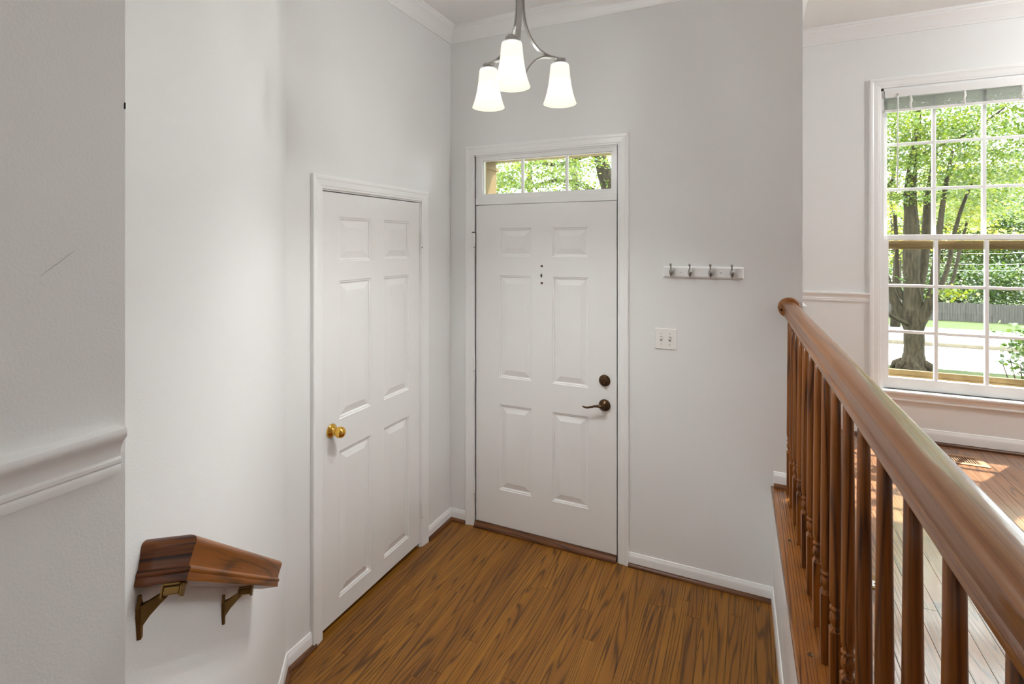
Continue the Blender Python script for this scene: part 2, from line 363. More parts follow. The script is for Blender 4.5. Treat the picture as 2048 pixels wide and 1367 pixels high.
# ------------------------------------------------------------------ floors with planks
def plank_mesh(w, l, th=.018):
    g = .00035; e = .0006; x, y = w/2-g, l/2-g
    v = [(-x, -y, -th), (x, -y, -th), (x, y, -th), (-x, y, -th), (-x, -y, -e), (x, -y, -e), (x, y, -e), (-x, y, -e), (-x+e, -y+e, 0), (x-e, -y+e, 0), (x-e, y-e, 0), (-x+e, y-e, 0)]
    f = [(3, 2, 1, 0), (8, 9, 10, 11)]
    for k in range(4):
        l_ = (k+1) % 4; f += [(k, l_, l_+4, k+4), (k+4, l_+4, l_+8, k+8)]
    me = bpy.data.meshes.new('plank'); me.from_pydata(v, [], f); me.update(); return me
PC = {}
def planks(parent, x0, x1, yr, z, w, mat, seed, lens=(.5, .8, 1.1, 1.5, 1.9)):
    R = random.Random(seed); n = round((x1-x0)/w); w = (x1-x0)/n
    for i in range(n):
        xa, xb = x0+i*w, x0+(i+1)*w; ya, yb = yr(xa, xb)
        y = yb
        first = True
        while y > ya+.02:
            l = R.choice(lens)*(R.uniform(.3, 1) if first else 1); l = round(l, 2); first = False
            if y-l < ya+.2: l = y-ya
            key = (round(w, 5), round(l, 3), mat)
            if key not in PC:
                PC[key] = plank_mesh(w, l)
            link('plank', PC[key], mat, parent, ((xa+xb)/2, y-l/2, z))
            y -= l
m = MB().box((-.12, -2.9, -.12), (2.05, .14, -.018)); fl = struct(m, 'floor', 'dark', 'warm brown oak strip floor of the sunken entry', 'floor')
def yr_f(xa, xb):
    x = xb
    lo = A.y+(max(x, 0)/ (B.x-A.x))*(B.y-A.y) if x < B.x else -2.42
    return (max(lo, -2.10), -.004)
planks(fl, .002, 1.95, yr_f, 0, .0608, 'oak_floor', 3)
planks(fl, -.0605, .001, lambda a, b: (CDR[0]+.001, CDR[1]-.001), 0, .0608, 'oak_floor', 4)
m = MB().box((1.99, -6.5, .45), (5.6, YW+.02, ZL-.018)); m.box((.84, -6.5, .45), (2.0, -2.62, ZL-.018)); fl2 = struct(m, 'floor_living', 'dark', 'glossy oak strip floor of the raised living room beyond the railing', 'floor')
XT = 2.047                                    # inner edge of landing tread
planks(fl2, XT+.03, 3.56, lambda a, b: (-2.75, YW-.002), ZL, .0605, 'oak_living', 9, (.7, .95, 1.2, 1.5, 1.8))
m = MB().box((3.56, -6.5, ZL-.018), (5.6, YW, ZL)); m.box((XT+.03, -6.5, ZL-.018), (3.56, -2.75, ZL)); m.box((.84, -6.5, ZL-.018), (XT+.03, -2.62, ZL)); build(m, 'floor_field', 'oak_living', fl2)
# landing tread with rounded nosing under the balusters
prof = [(0, 0), (-.150, 0), (-.150, -.026), (-.012, -.026), (-.004, -.022), (0, -.014), (.0008, -.007)]
prof = [(.150, 0), (.006, 0), (.0015, -.003), (0, -.010), (.0015, -.017), (.006, -.021), (.150, -.021)]
x0 = 1.900
m = MB().sweep([(x0, -.001, ZL), (x0+kx(-2.62), -2.62, ZL)], prof, (0, 0, 1))
tread = build(m, 'landing_tread', 'oak_tread', fl2)
m = MB().add([(x0+.14, 0, ZL-.001), (XT+.035, 0, ZL-.001), (XT+.035, -2.62, ZL-.001), (x0+.14+kx(-2.62), -2.62, ZL-.001)], [(0, 1, 2, 3)]).box((x0+.14, 0, ZL-.018), (XT+.035, YW, ZL-.001))
build(m, 'border_board', 'oak_living', fl2)
for (x, y) in ((1.963, -1.157), (1.954, -.509), (1.968, -1.85)):
    build(MB().lathe([(0, .0012), (.007, .0012), (.0085, 0)], 14, Matrix.Translation((x, y, ZL))), 'wood_plug', 'bronze', fl2)
# steps from the entry floor up to the landing (behind the frame's lower edge)
st = thing('floor_steps', (1.4, -2.3, 0), 'oak steps rising out of the entry towards the viewer', 'steps', kind='structure')
for k, (ya, yb) in enumerate(((-2.10, -2.36), (-2.36, -2.62))):
    z = .197*(k+1); xa = max(.6, A.x+(ya-A.y)/(B.y-A.y)*(B.x-A.x)+.01) if ya > B.y else .85
    build(MB().box((.85, yb, -.05), (1.93, ya, z-.025)), 'riser', 'trim', st); build(MB().box((.84, yb, z-.025), (1.93, ya+.02, z), .004), 'tread', 'oak_trim', st)
build(MB().box((.85, -2.64, -.05), (1.95, -2.62, ZL-.02)), 'riser', 'trim', st)

# ------------------------------------------------------------------ mouldings
BASE = [(0, 0), (.011, 0), (.011, .052), (.010, .060), (.0065, .066), (.005, .074), (0, .076)]
SHOE = [(0.011, 0), (.027, 0), (.0265, .007), (.023, .014), (.017, .018), (.011, .0195)]
CROWN = [(0, -.098), (.008, -.098), (.010, -.088), (.014, -.084), (.018, -.070), (.030, -.050), (.048, -.034), (.058, -.028), (.060, -.018), (.068, -.014), (.070, 0), (0, 0)]
CHAIR = [(0, -.060), (.008, -.060), (.010, -.052), (.008, -.048), (.011, -.045), (.011, -.041), (.008, -.038), (.0095, -.028), (.016, -.018), (.0235, -.012), (.025, -.006), (.0235, -.001), (.019, 0), (0, 0)]
def mould(name, path, prof, mat, label, cat='trim', flip=True):
    o = struct(MB().sweep(path, prof, (0, 0, 1), flip=flip, smooth=True), name, mat, label, cat); o.data.set_sharp_from_angle(angle=math.radians(38)); return o
p3 = lambda q, z: (q[0], q[1], z)
endA = A+DW*.9
# path direction: room lies to the right of travel (flip)
mould('baseboard_left', [(endA.x, endA.y, 0), (0, A.y, 0), (0, -1.2, 0)], BASE, 'trim', 'white baseboard at the angled wall left of the closet door', 'baseboard')
mould('baseboard_corner', [(0, -.285, 0), (0, 0, 0), (.119, 0, 0)], BASE, 'trim', 'short white baseboard in the corner between closet and front door', 'baseboard')
mould('baseboard_front', [(1.180, 0, 0), (XK, 0, 0)], BASE, 'trim', 'white baseboard on the entry wall right of the front door', 'baseboard')
mould('baseboard_kerb', [(XK, 0, 0), (XK+kx(-2.1), -2.1, 0)], BASE, 'trim', 'white baseboard at the foot of the low wall under the railing', 'baseboard')
mould('trim_shoe_left', [(endA.x, endA.y, 0), (0, A.y, 0), (0, -1.188, 0)], SHOE, 'oak_trim_y', 'brown oak shoe moulding at the angled wall', 'trim')
mould('trim_shoe_corner', [(0, -.285, 0), (0, 0, 0), (.119, 0, 0)], SHOE, 'oak_trim_y', 'brown oak shoe moulding in the corner by the front door', 'trim')
mould('trim_shoe_front', [(1.180, 0, 0), (XK, 0, 0)], SHOE, 'oak_trim', 'brown oak shoe moulding along the entry wall right of the door', 'trim')
mould('baseboard_landing', [(1.915, 0, ZL), (XE, 0, ZL), (XE, .3, ZL)], BASE, 'trim', 'white baseboard stub on the entry wall end above the landing', 'baseboard')
mould('trim_shoe_landing', [(1.915, 0, ZL), (XE, 0, ZL), (XE, .3, ZL)], SHOE, 'oak_trim', 'oak shoe moulding stub at the landing behind the first baluster', 'trim')
mould('baseboard_window', [(XE, YW, ZL), (5.6, YW, ZL)], [(a*1.1, b*1.15) for a, b in BASE], 'trim', 'white baseboard under the living room window', 'baseboard')
mould('trim_shoe_window', [(XE, YW, ZL), (5.6, YW, ZL)], SHOE, 'oak_trim', 'brown oak shoe moulding under the living room window', 'trim')
mould('trim_crown_foyer', [(B.x, -5.5, H), (B.x, B.y, H), (0, A.y, H), (0, 0, H), (XE, 0, H), (XE, YW, H), (5.6, YW, H), (5.6, -6, H)], CROWN, 'trim', 'white crown moulding along the ceiling edge', 'trim')
mould('trim_chair_rail_stair', [(B.x, -5.5, 1.525), (B.x, B.y-.012, 1.525)], [(a*1.15, b*1.32) for a, b in CHAIR], 'trim', 'white moulded chair rail on the nearest wall at the left', 'chair rail')
mould('trim_chair_rail_living', [(XE, .06, 1.508), (XE, YW, 1.508), (WX[0]-.062, YW, 1.508)], CHAIR, 'trim', 'white chair rail on the living room wall left of the window', 'chair rail')

CAS = [(0, 0), (0, .010), (.004, .012), (.010, .012), (.014, .014), (.040, .016), (.046, .0185), (.056, .0195), (.062, .018), (.062, 0)]
def casing(name, pts, Nrm, label, prof=CAS, flip=False): return struct(MB().sweep(pts, prof, Nrm, flip=flip), name, 'trim', label, 'door casing')
# front door casing: wall normal -y; travel up the left side, across, down the right
casing('trim_front_door', [(FD[0]-.006, 0, 0), (FD[0]-.006, 0, 2.393), (FD[1]+.006, 0, 2.393), (FD[1]+.006, 0, 0)], (0, -1, 0), 'white moulded casing around the front door and transom')
casing('trim_closet_door', [(0, CDR[0]-.004, 0), (0, CDR[0]-.004, 2.080), (0, CDR[1]+.004, 2.080), (0, CDR[1]+.004, 0)], (1, 0, 0), 'white moulded casing around the closet door')

# jambs and stops (fill the wall reveals behind the doors)
m = MB()
m.box((FD[0]-.006, 0, 0), (FD[0], .14, 2.393)).box((FD[1], 0, 0), (FD[1]+.006, .14, 2.393))
m.box((FD[0]-.006, 0, 2.386), (FD[1]+.006, .14, 2.398))
m.box((FD[0], .0, 2.0755), (FD[1], .14, 2.118), .002)                       # transom bar
m.box((FD[0], .050, 0), (FD[0]+.012, .14, 2.075)).box((FD[1]-.012, .05, 0), (FD[1], .14, 2.075)).box((FD[0], .05, 2.062), (FD[1], .14, 2.0755))
struct(m, 'trim_front_jamb', 'trim', 'white jamb and transom bar framing the front door', 'jamb')
m = MB(); m.box((0, CDR[0], 0), (-.12, CDR[0]+.004, 2.078)).box((0, CDR[1]-.004, 0), (-.12, CDR[1], 2.078)).box((0, CDR[0], 2.074), (-.12, CDR[1], 2.078))
m.box((-.05, CDR[0], 0), (-.12, CDR[0]+.014, 2.07)).box((-.05, CDR[1]-.014, 0), (-.12, CDR[1], 2.07)).box((-.05, CDR[0], 2.064), (-.12, CDR[1], 2.075))
struct(m, 'trim_closet_jamb', 'trim', 'white jamb framing the closet door', 'jamb')
struct(MB().box((-.75, CDR[0]-.1, -.02), (-.125, CDR[1]+.1, 2.2)), 'closet_interior', 'dark', 'dark closet space behind the closed closet door', 'closet')

# ------------------------------------------------------------------ panelled doors
def door(name, label, T, w, z0, z1, cols, rows, th=.040):
    """T maps local (u along width, d out of the face towards the room, z) to world. Stiles and rails body + six raised panels"""
    us = sorted({0, w, *[a for c_ in cols for a in c_]}); zs = sorted({z0, z1, *[a for r in rows for a in r]})
    hole = lambda i, j: any(abs(us[i]-c_[0]) < 1e-6 for c_ in cols) and any(abs(zs[j]-r[0]) < 1e-6 for r in rows)
    mb = MB()
    for i in range(len(us)-1):
        for j in range(len(zs)-1):
            if hole(i, j): continue
            mb.add([T(us[i], 0, zs[j]), T(us[i+1], 0, zs[j]), T(us[i+1], 0, zs[j+1]), T(us[i], 0, zs[j+1])], [(0, 1, 2, 3)])
    q = [(0, z0), (w, z0), (w, z1), (0, z1)]
    for k in range(4):
        a, b = q[k], q[(k+1) % 4]; mb.add([T(a[0], 0, a[1]), T(b[0], 0, b[1]), T(b[0], -th, b[1]), T(a[0], -th, a[1])], [(0, 1, 2, 3)])
    mb.add([T(a, -th, z) for a, z in q], [(3, 2, 1, 0)])
    root = build(mb, name, 'door'); tag(root, label, 'door', None, 'structure')
    rings = [(0, 0), (.003, -.0035), (.010, -.0045), (.012, -.0095), (.016, -.0105), (.050, -.0015), (.053, -.0015)]
    for c_ in cols:
        for r in rows:
            pm = MB(); vs = []; fs = []
            for (ins, d) in rings:
                vs += [T(c_[0]+ins, d, r[0]+ins), T(c_[1]-ins, d, r[0]+ins), T(c_[1]-ins, d, r[1]-ins), T(c_[0]+ins, d, r[1]-ins)]
            for i in range(len(rings)-1):
                for k in range(4):
                    l = (k+1) % 4; fs.append((4*i+k, 4*i+l, 4*i+4+l, 4*i+4+k))
            e = 4*(len(rings)-1); fs.append((e, e+1, e+2, e+3)); pm.add(vs, fs); build(pm, 'panel', 'door', root)
    return root
TF = lambda u, d, z: (.1935+u, .004-d, z)
d1 = door('door_1', 'white six-panel front door with dark bronze lever under the transom', TF, .9165, .034, 2.0705,
          [(.358-.1935, .582-.1935), (.716-.1935, .943-.1935)], [(.262, .805), (.975, 1.625), (1.745, 1.923)])
TCd = lambda u, d, z: (-.003+d, -1.1315+u, z)
d2 = door('door_2', 'white six-panel closet door with brass knob on the left wall', TCd, .777, .024, 2.069,
          [(-1.022+1.1315, -.79+1.1315), (-.686+1.1315, -.457+1.1315)], [(.113, .822), (.975, 1.645), (1.738, 1.954)], .035)
def hinge(parent, x, y, z, pin=False):
    h = build(MB().lathe([(0, -.045), (.006, -.045), (.0065, -.016), (.0055, -.0155), (.0055, -.0145), (.0065, -.014), (.0065, .014), (.0055, .0145), (.0055, .0155), (.0065, .016), (.006, .045), (0, .045)], 12, Matrix.Translation((x, y, z))), 'hinge', 'trim', parent, sharp=30)
    build(MB().lathe([(0, -.007), (.003, -.006), (.0045, -.002), (.0045, 0), (0, 0)], 10, Matrix.Translation((x, y, z-.045))), 'hinge_tip', 'nickel_dk', h)
    if pin: build(MB().tube([(x-.014, y-.004, z+.047), (x-.004, y-.002, z+.049), (x+.012, y-.003, z+.046)], [.0028, .0045, .0035], 8), 'hinge_pin', 'bronze', h)
for i, z in enumerate((1.85, 1.052, .256)): hinge(d1, .1865, -.0155, z, i == 0)
for z in (1.85, .229): hinge(d2, .0155, -.349, z)
# bronze lever and deadbolt: rotation so local z points to the room (-y)
RM = lambda x, z, y=.004: Matrix.Translation((x, y, z)) @ Matrix.Rotation(math.pi/2, 4, 'X')
db = build(MB().lathe([(.033, 0), (.0335, .006), (.031, .010), (.026, .012), (.024, .018), (.021, .020), (0, .020)], 32, RM(1.040, 1.031)), 'deadbolt', 'bronze', d1)
build(MB().box((-.006, -.017, .018), (.006, .017, .034), .004, RM(1.040, 1.031) @ Matrix.Rotation(.6, 4, 'Z')), 'thumb_turn', 'bronze', db)
lv = build(MB().lathe([(.034, 0), (.0345, .006), (.032, .012), (.026, .019), (.016, .023), (.012, .028), (.011, .045), (0, .046)], 32, RM(1.040, .888)), 'lever_rose', 'bronze', d1)
zz = .888; yb = -.048
build(MB().tube([(1.043, yb+.012, zz), (1.036, yb+.002, zz+.002), (1.018, yb, zz+.004), (.995, yb, zz+.002), (.972, yb, zz-.006), (.950, yb-.001, zz-.012), (.935, yb-.002, zz-.011), (.921, yb-.003, zz-.006)], [.011, .0105, .0085, .0065, .006, .006, .0055, .003], 12), 'lever', 'bronze', lv)
for x, z, r in ((.648, 1.687, .0075), (.648, 1.583, .0075)): build(MB().lathe([(0, .0012), (r*.7, .0012), (r, 0)], 14, RM(x, z)), 'screw_plug', 'bronze', d1)
build(MB().lathe([(0, .0008), (.0065, .0008), (.0075, 0)], 12, RM(.646, 1.629), sx=.75, sy=1.5), 'latch_hole', 'bronze', d1)
build(MB().tube([(.648, -.0, 1.640), (.646, -.006, 1.630), (.650, -.004, 1.622)], [.003, .004, .002], 8), 'latch_stub', 'bronze', d1)
# wooden threshold
struct(MB().sweep([(FD[0]+.001, 0, 0), (FD[1]-.001, 0, 0)], [(-.13, 0), (.030, 0), (.029, .010), (.024, .020), (.012, .028), (0, .030), (-.13, .030)], (0, 0, 1), flip=True), 'trim_threshold', 'oak_trim', 'worn brown wooden threshold under the front door', 'threshold')
# closet knob
RX = Matrix.Translation((-.003, -1.073, .938)) @ Matrix.Rotation(math.pi/2, 4, 'Y')
kn = build(MB().lathe([(.032, 0), (.0325, .003), (.030, .007), (.022, .012), (.014, .018), (.0115, .024), (.0115, .030)], 32, RX), 'knob_rose', 'brass', d2)
build(MB().lathe([(.011, .028), (.0145, .031), (.021, .037), (.0255, .046), (.0265, .054), (.025, .063), (.0205, .071), (.013, .076), (0, .078)], 32, RX), 'knob', 'brass', kn)
build(MB().lathe([(0, .0015), (.0025, .0015), (.003, 0)], 10, Matrix.Translation((.004, -1.073, .962)) @ Matrix.Rotation(math.pi/2, 4, 'Y')), 'rose_screw', 'bronze', kn)

# ------------------------------------------------------------------ transom (window_2)
w2 = thing('window_2', (.652, .02, 2.118), 'three-pane transom window above the front door', 'window', kind='structure')
tx0, tx1, tz0, tz1 = FD[0], FD[1], 2.118, 2.386; gx0, gx1, gz0, gz1 = .231, 1.079, 2.140, 2.362
m = MB(); m.box((tx0, .012, tz0), (gx0, .055, tz1)).box((gx1, .012, tz0), (tx1, .055, tz1)).box((gx0, .012, tz0), (gx1, .055, gz0)).box((gx0, .012, gz1), (gx1, .055, tz1))
for a, b, c_, d in ((gx0, gx0+.006, gz0, gz1), (gx1-.006, gx1, gz0, gz1), (gx0, gx1, gz0, gz0+.006), (gx0, gx1, gz1-.006, gz1)): m.box((a, .024, c_), (b, .034, d))
build(m, 'transom_frame', 'trim', w2)
mx_ = (.511, .802); edges = [gx0, mx_[0], mx_[1], gx1]
for x in mx_: build(MB().box((x-.008, .018, gz0), (x+.008, .042, gz1), .003), 'muntin', 'trim', w2)
for i in range(3): build(MB().box((edges[i], .0285, gz0), (edges[i+1], .0315, gz1)), 'pane', 'glass', w2)

# ------------------------------------------------------------------ living room windows (nine over nine)
def window(name, x0, x1, label):
    z0, z1 = WZ; r = thing(name, ((x0+x1)/2, YW, z0), label, 'window', kind='structure')
    m = MB(); jt = .014
    m.box((x0-.004, YW, z0), (x0+jt, YW+.15, z1)).box((x1-jt, YW, z0), (x1+.004, YW+.15, z1)).box((x0, YW, z1-jt), (x1, YW+.15, z1+.004)).box((x0, YW+.02, z0-.01), (x1, YW+.15, z0+.010))
    build(m, 'jamb', 'vinyl', r)
    zm0, zm1 = 1.848, 1.880
    def sash(nm, y, za, zb, st, rb, rt_):
        xa, xb = x0+jt, x1-jt; gx = (xa+st, xb-st); gz = (za+rb, zb-rt_)
        s = MB(); s.box((xa, y, za), (gx[0], y+.034, zb), .002).box((gx[1], y, za), (xb, y+.034, zb), .002).box((gx[0], y, za), (gx[1], y+.034, gz[0]), .002).box((gx[0], y, gz[1]), (gx[1], y+.034, zb), .002)
        so = build(s, nm, 'vinyl', r)
        xs = [gx[0]+(gx[1]-gx[0])*k/3 for k in range(4)]; zs = [gz[0]+(gz[1]-gz[0])*k/3 for k in range(4)]
        for k in (1, 2):
            build(MB().box((xs[k]-.010, y+.004, gz[0]), (xs[k]+.010, y+.030, gz[1]), .004), 'muntin', 'vinyl', so)
            build(MB().box((gx[0], y+.005, zs[k]-.009), (gx[1], y+.029, zs[k]+.009), .004), 'muntin', 'vinyl', so)
        for i in range(3):
            for j in range(3): build(MB().box((xs[i], y+.0155, zs[j]), (xs[i+1], y+.0185, zs[j+1])), 'pane', 'glass', so)
        return so
    sash('lower_sash', YW+.022, z0+.0095, zm1, .030, .060, .030)
    sash('upper_sash', YW+.060, zm0, z1-jt, .030, .034, .045)
    # tan exterior frame: sill, storm bar
    e = MB(); e.add([(x0-.05, YW+.10, z0+.03), (x1+.05, YW+.10, z0+.03), (x1+.05, YW+.24, z0-.005), (x0-.05, YW+.24, z0-.005), (x0-.05, YW+.10, z0-.05), (x1+.05, YW+.10, z0-.05), (x1+.05, YW+.24, z0-.05), (x0-.05, YW+.24, z0-.05)], [(0, 1, 2, 3), (7, 6, 5, 4), (3, 2, 6, 7), (0, 3, 7, 4), (1, 5, 6, 2), (0, 4, 5, 1)])
    e.box((x0+jt, YW+.105, z0+.02), (x1-jt, YW+.125, 1.010), .004).box((x0+jt, YW+.098, z0+.02), (x1-jt, YW+.106, .975), .002)
    build(e, 'outer_sill', 'tan', r)
    build(MB().box((x0+jt, YW+.105, 1.79), (x1-jt, YW+.120, 1.845), .003).box((x0+jt, YW+.100, 1.806), (x1-jt, YW+.106, 1.826), .002), 'storm_bar', 'tan', r)
    # stool and apron inside
    build(MB().sweep([(x0-.075, YW+.02, z0), (x1+.075, YW+.02, z0)], [(0, 0), (.052, 0), (.058, -.004), (.060, -.011), (.056, -.020), (.044, -.024), (.036, -.034), (.034, -.050), (.040, -.056), (.040, -.062), (.030, -.066), (.020, -.066), (.0195, -.012), (0, -.012)], (0, 0, 1), flip=True), 'stool', 'trim', r)
    return r
window('window_1', *WX, 'white nine-over-nine sash window looking out on the tree')
window('window_3', *WX2, 'second sash window beyond the right edge of the view')
for nm, (a, b), lb in (('trim_window', WX, 'white moulded casing around the living room window'), ('trim_window_far', WX2, 'casing of the second window beyond the right edge')):
    casing(nm, [(a-.002, YW, WZ[0]), (a-.002, YW, WZ[1]), (b+.002, YW, WZ[1]), (b+.002, YW, WZ[0])], (0, -1, 0), lb)

# raised mini blind
bl = thing('window_blind', (2.98, YW, 2.80), 'raised white mini blind stacked at the top of the living room window', 'blind')
bx0, bx1 = WX[0]+.018, WX[1]-.018; yb0 = YW-.004
build(MB().box((bx0, yb0-.006, 2.762), (bx1, yb0+.022, 2.797), .003).box((bx0, yb0-.009, 2.748), (bx1, yb0-.005, 2.790), .001), 'headrail', 'blind', bl)
sl = None
for k in range(13):
    z = 2.742-k*.0054
    if sl is None:
        sl = MB().add([(bx0-2.98, -.012, 0), (bx0-2.98, 0, .0016), (bx0-2.98, .012, 0), (bx1-2.98, -.012, 0), (bx1-2.98, 0, .0016), (bx1-2.98, .012, 0), (bx0-2.98, 0, .0004), (bx1-2.98, 0, .0004)], [(0, 3, 4, 1), (1, 4, 5, 2), (0, 6, 7, 3), (6, 2, 5, 7)]).mesh('slat')
    link('slat', sl, 'blind_slat', bl, (2.98+random.uniform(-.002, .002), yb0+.008+random.uniform(-.0015, .0015), z))
build(MB().box((bx0, yb0-.006, 2.658), (bx1, yb0+.020, 2.674), .003), 'bottom_rail', 'blind', bl)
for x in (2.722, 2.985, 3.248):
    build(MB().tube([(x, yb0-.008, 2.750), (x+.003, yb0-.011, 2.72), (x-.002, yb0-.010, 2.70), (x+.001, yb0-.009, 2.668)], [.006, .0075, .006, .007], 8), 'ladder_cord', 'plastic', bl)
build(MB().tube([(2.655, yb0-.014, 2.752), (2.655, yb0-.018, 2.70), (2.652, yb0-.018, 2.178)], .0042, 6), 'wand', 'plastic', bl)
build(MB().tube([(2.655, yb0-.006, 2.770), (2.656, yb0-.016, 2.764), (2.655, yb0-.015, 2.750)], .0025, 6), 'wand_hook', 'nickel', bl)

# ------------------------------------------------------------------ railing
rl = thing('stair_railing', (1.9845, 0, ZL), 'oak railing of turned balusters between sunken entry and living room', 'railing', rotz=TH)
RP = [(.0238, 0), (.0248, .002), (.0248, .0125), (.0262, .0140), (.0278, .0170), (.0278, .0190), (.0262, .0220), (.0232, .0240), (.0240, .0320), (.0262, .0430), (.0300, .0560), (.0312, .0610), (.0306, .0640), (.0285, .0672), (.0225, .0712), (.0120, .0740)]
RP = RP+[(0, .0748)]+[(-a, b) for a, b in RP[::-1]]
y_end = -3.3
build(MB().sweep([(0, -.012, 1.460-ZL), (0, y_end, 1.460-ZL)], RP, (0, 0, 1), smooth=True), 'handrail', 'oak_rail', rl, world=False, sharp=32)
build(MB().lathe([(.051, 0), (.051, .012), (.048, .016), (.044, .019), (0, .019)], 40, Matrix.Translation((0, 0, 1.503-ZL)) @ Matrix.Rotation(math.pi/2, 4, 'X')), 'rosette', 'oak_rail', rl, world=False)
build(MB().lathe([(0, .0006), (.005, .0006), (.006, 0)], 12, Matrix.Translation((-.036, -.0192, 1.492-ZL)) @ Matrix.Rotation(math.pi/2, 4, 'X')), 'screw_hole', 'dark', rl, world=False)
bm_ = MB(); s_ = .0158
bm_.box((-s_, -s_, 0), (s_, s_, .205), .0015)
bm_.add([(-s_, -s_, .2035), (s_, -s_, .2035), (s_, s_, .2035), (-s_, s_, .2035), (-.009, -.009, .214), (.009, -.009, .214), (.009, .009, .214), (-.009, .009, .214)], [(0, 1, 5, 4), (1, 2, 6, 5), (2, 3, 7, 6), (3, 0, 4, 7), (4, 5, 6, 7)])
bm_.lathe([(.0145, .206), (.0125, .211), (.0105, .216), (.0115, .220), (.0150, .228), (.0158, .236), (.0150, .244), (.0120, .252), (.0108, .256), (.0150, .259), (.0158, .262), (.0150, .265), (.0115, .268), (.0120, .272), (.0150, .284), (.0160, .300), (.0158, .36), (.0145, .55), (.0125, .75), (.0115, .872)], 16)
bme = bm_.mesh('baluster')
for y in [-.060, -.197]+[-.357-.162*k for k in range(0, 18)]:
    b_ = link('baluster', bme, 'oak_baluster', rl, (0, y, 0), world=False)

# ------------------------------------------------------------------ handrail on the angled wall
hr = thing('wall_handrail', (.83, -2.35, 1.16), 'short oak handrail on two brass brackets on the angled wall', 'handrail')
n3 = Vector((NW.x, NW.y, 0)); d3 = Vector((DW.x, DW.y, 0))
def WP(s, off, z): q = A+DW*s+NW*off; return Vector((q.x, q.y, z))
SL = math.tan(math.radians(33.6))
def railz(s): return 1.233+(s-1.345)*SL              # underside height of the rail
s0, s1, co = 1.318, .585, .0585
pr_ = RP
far = WP(s1, co, railz(s1)); corner = WP(s0, co, railz(s0)); wallp = WP(s0, 0.001, railz(s0))
tdir = (far-corner).normalized(); Nh = tdir.cross(n3).normalized()
if Nh.z < 0: Nh = -Nh
M['oak_hand'] = wood('oak_handrail_finish', tdir, (.29, .092, .012), (.19, .055, .007), (.06, .016, .002), rough=.36, ring=18, coat=.08, xs=6, ys=.5, hue=.1, pore=.8, spec=.4)
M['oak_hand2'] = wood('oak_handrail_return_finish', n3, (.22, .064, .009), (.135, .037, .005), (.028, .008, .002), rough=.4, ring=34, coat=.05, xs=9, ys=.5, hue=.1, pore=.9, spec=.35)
build(MB().sweep([wallp, corner, far], pr_, Nh, smooth=True, seg=1), 'rail', 'oak_hand', hr, sharp=32)
build(MB().sweep([wallp, corner, far], pr_, Nh, smooth=True, seg=0), 'rail_return', 'oak_hand2', hr, sharp=32)
def bracket(s):
    zr = railz(s); zp = zr-.044
    plate = MB(); vs = []
    for z, w in ((-.046, .005), (-.030, .007), (-.004, .010), (.012, .009), (.022, .004), (.030, .0025)):
        for q in (-w, w): vs.append(WP(s+q, .0006, zp+z))
        for q in (w*.7, -w*.7): vs.append(WP(s+q, .006, zp+z))
    fs = []
    for i in range(5):
        for k in range(4): fs.append((4*i+k, 4*i+(k+1) % 4, 4*i+4+(k+1) % 4, 4*i+4+k))
    fs += [(3, 2, 1, 0), (20, 21, 22, 23)]
    plate.add(vs, fs); po = build(plate, 'bracket', 'antique', hr); po['label'] = 'antique brass rail bracket'
    arm = MB(); vs = []
    for (o_, z, hw, ht) in ((.004, zp-.006, .0055, .017), (.018, zp+.006, .0048, .011), (.034, zp+.019, .004, .0075), (.048, zp+.030, .004, .0055)):
        for q, e in ((-hw, -ht), (hw, -ht), (hw, ht), (-hw, ht)): vs.append(WP(s+q, o_-e*.25, z+e))
    fs = [(3, 2, 1, 0), (12, 13, 14, 15)]
    for i in range(3):
        for k in range(4): fs.append((4*i+k, 4*i+(k+1) % 4, 4*i+4+(k+1) % 4, 4*i+4+k))
    arm.add(vs, fs); build(arm, 'arm', 'antique', po)
    cl = MB()
    R_ = Matrix.Translation(WP(s, co, zr)) @ Matrix(((tdir.x, n3.x, Nh.x, 0), (tdir.y, n3.y, Nh.y, 0), (tdir.z, n3.z, Nh.z, 0), (0, 0, 0, 1)))
    cl.box((-.022, -.014, -.004), (.022, .014, -.0005), .001, R_); cl.box((-.008, -.016, -.018), (.008, .012, -.004), .002, R_); cl.box((-.010, .012, -.022), (.010, .016, -.002), .0015, R_); cl.box((-.010, -.018, -.022), (.010, -.014, -.002), .0015, R_)
    build(cl, 'saddle', 'antique', po)
bracket(1.322); bracket(.853)

# ------------------------------------------------------------------ coat hooks, switch
ck = thing('coat_hook_rack', (1.574, 0, 1.64), 'white board with four nickel coat hooks on the entry wall', 'hook rack')
vs = []
for y, i in ((-.0005, 0), (-.010, 0), (-.018, .008)):
    vs += [(1.371+i, y, 1.640+i), (1.777-i, y, 1.640+i), (1.777-i, y, 1.702-i), (1.371+i, y, 1.702-i)]
fs = [(0, 1, 2, 3), (11, 10, 9, 8)]
for i in range(2):
    for k in range(4): fs.append((4*i+k, 4*i+(k+1) % 4, 4*i+4+(k+1) % 4, 4*i+4+k))
build(MB().add(vs, fs), 'board', 'trim', ck)
for x in (1.466, 1.667): build(MB().lathe([(0, .0012), (.003, .0012), (.0038, 0)], 12, RM(x, 1.671, -.018)), 'board_screw', 'steel', ck)
hm = MB()
hm.tube([(0, 0, -.006), (0, -.010, -.006), (0, -.022, -.004)], [.009, .006, .006], 12)
hm.lathe([(0, -.0205), (.004, -.0195), (.0075, -.014), (.0098, -.004), (.0095, .006), (.007, .015), (.004, .021), (0, .023)], 16, Matrix.Translation((0, -.027, -.004)))
hm.tube([(0, -.025, .014), (0, -.030, .022), (0, -.036, .029), (0, -.040, .034)], [.004, .0032, .0036, .0055], 10)
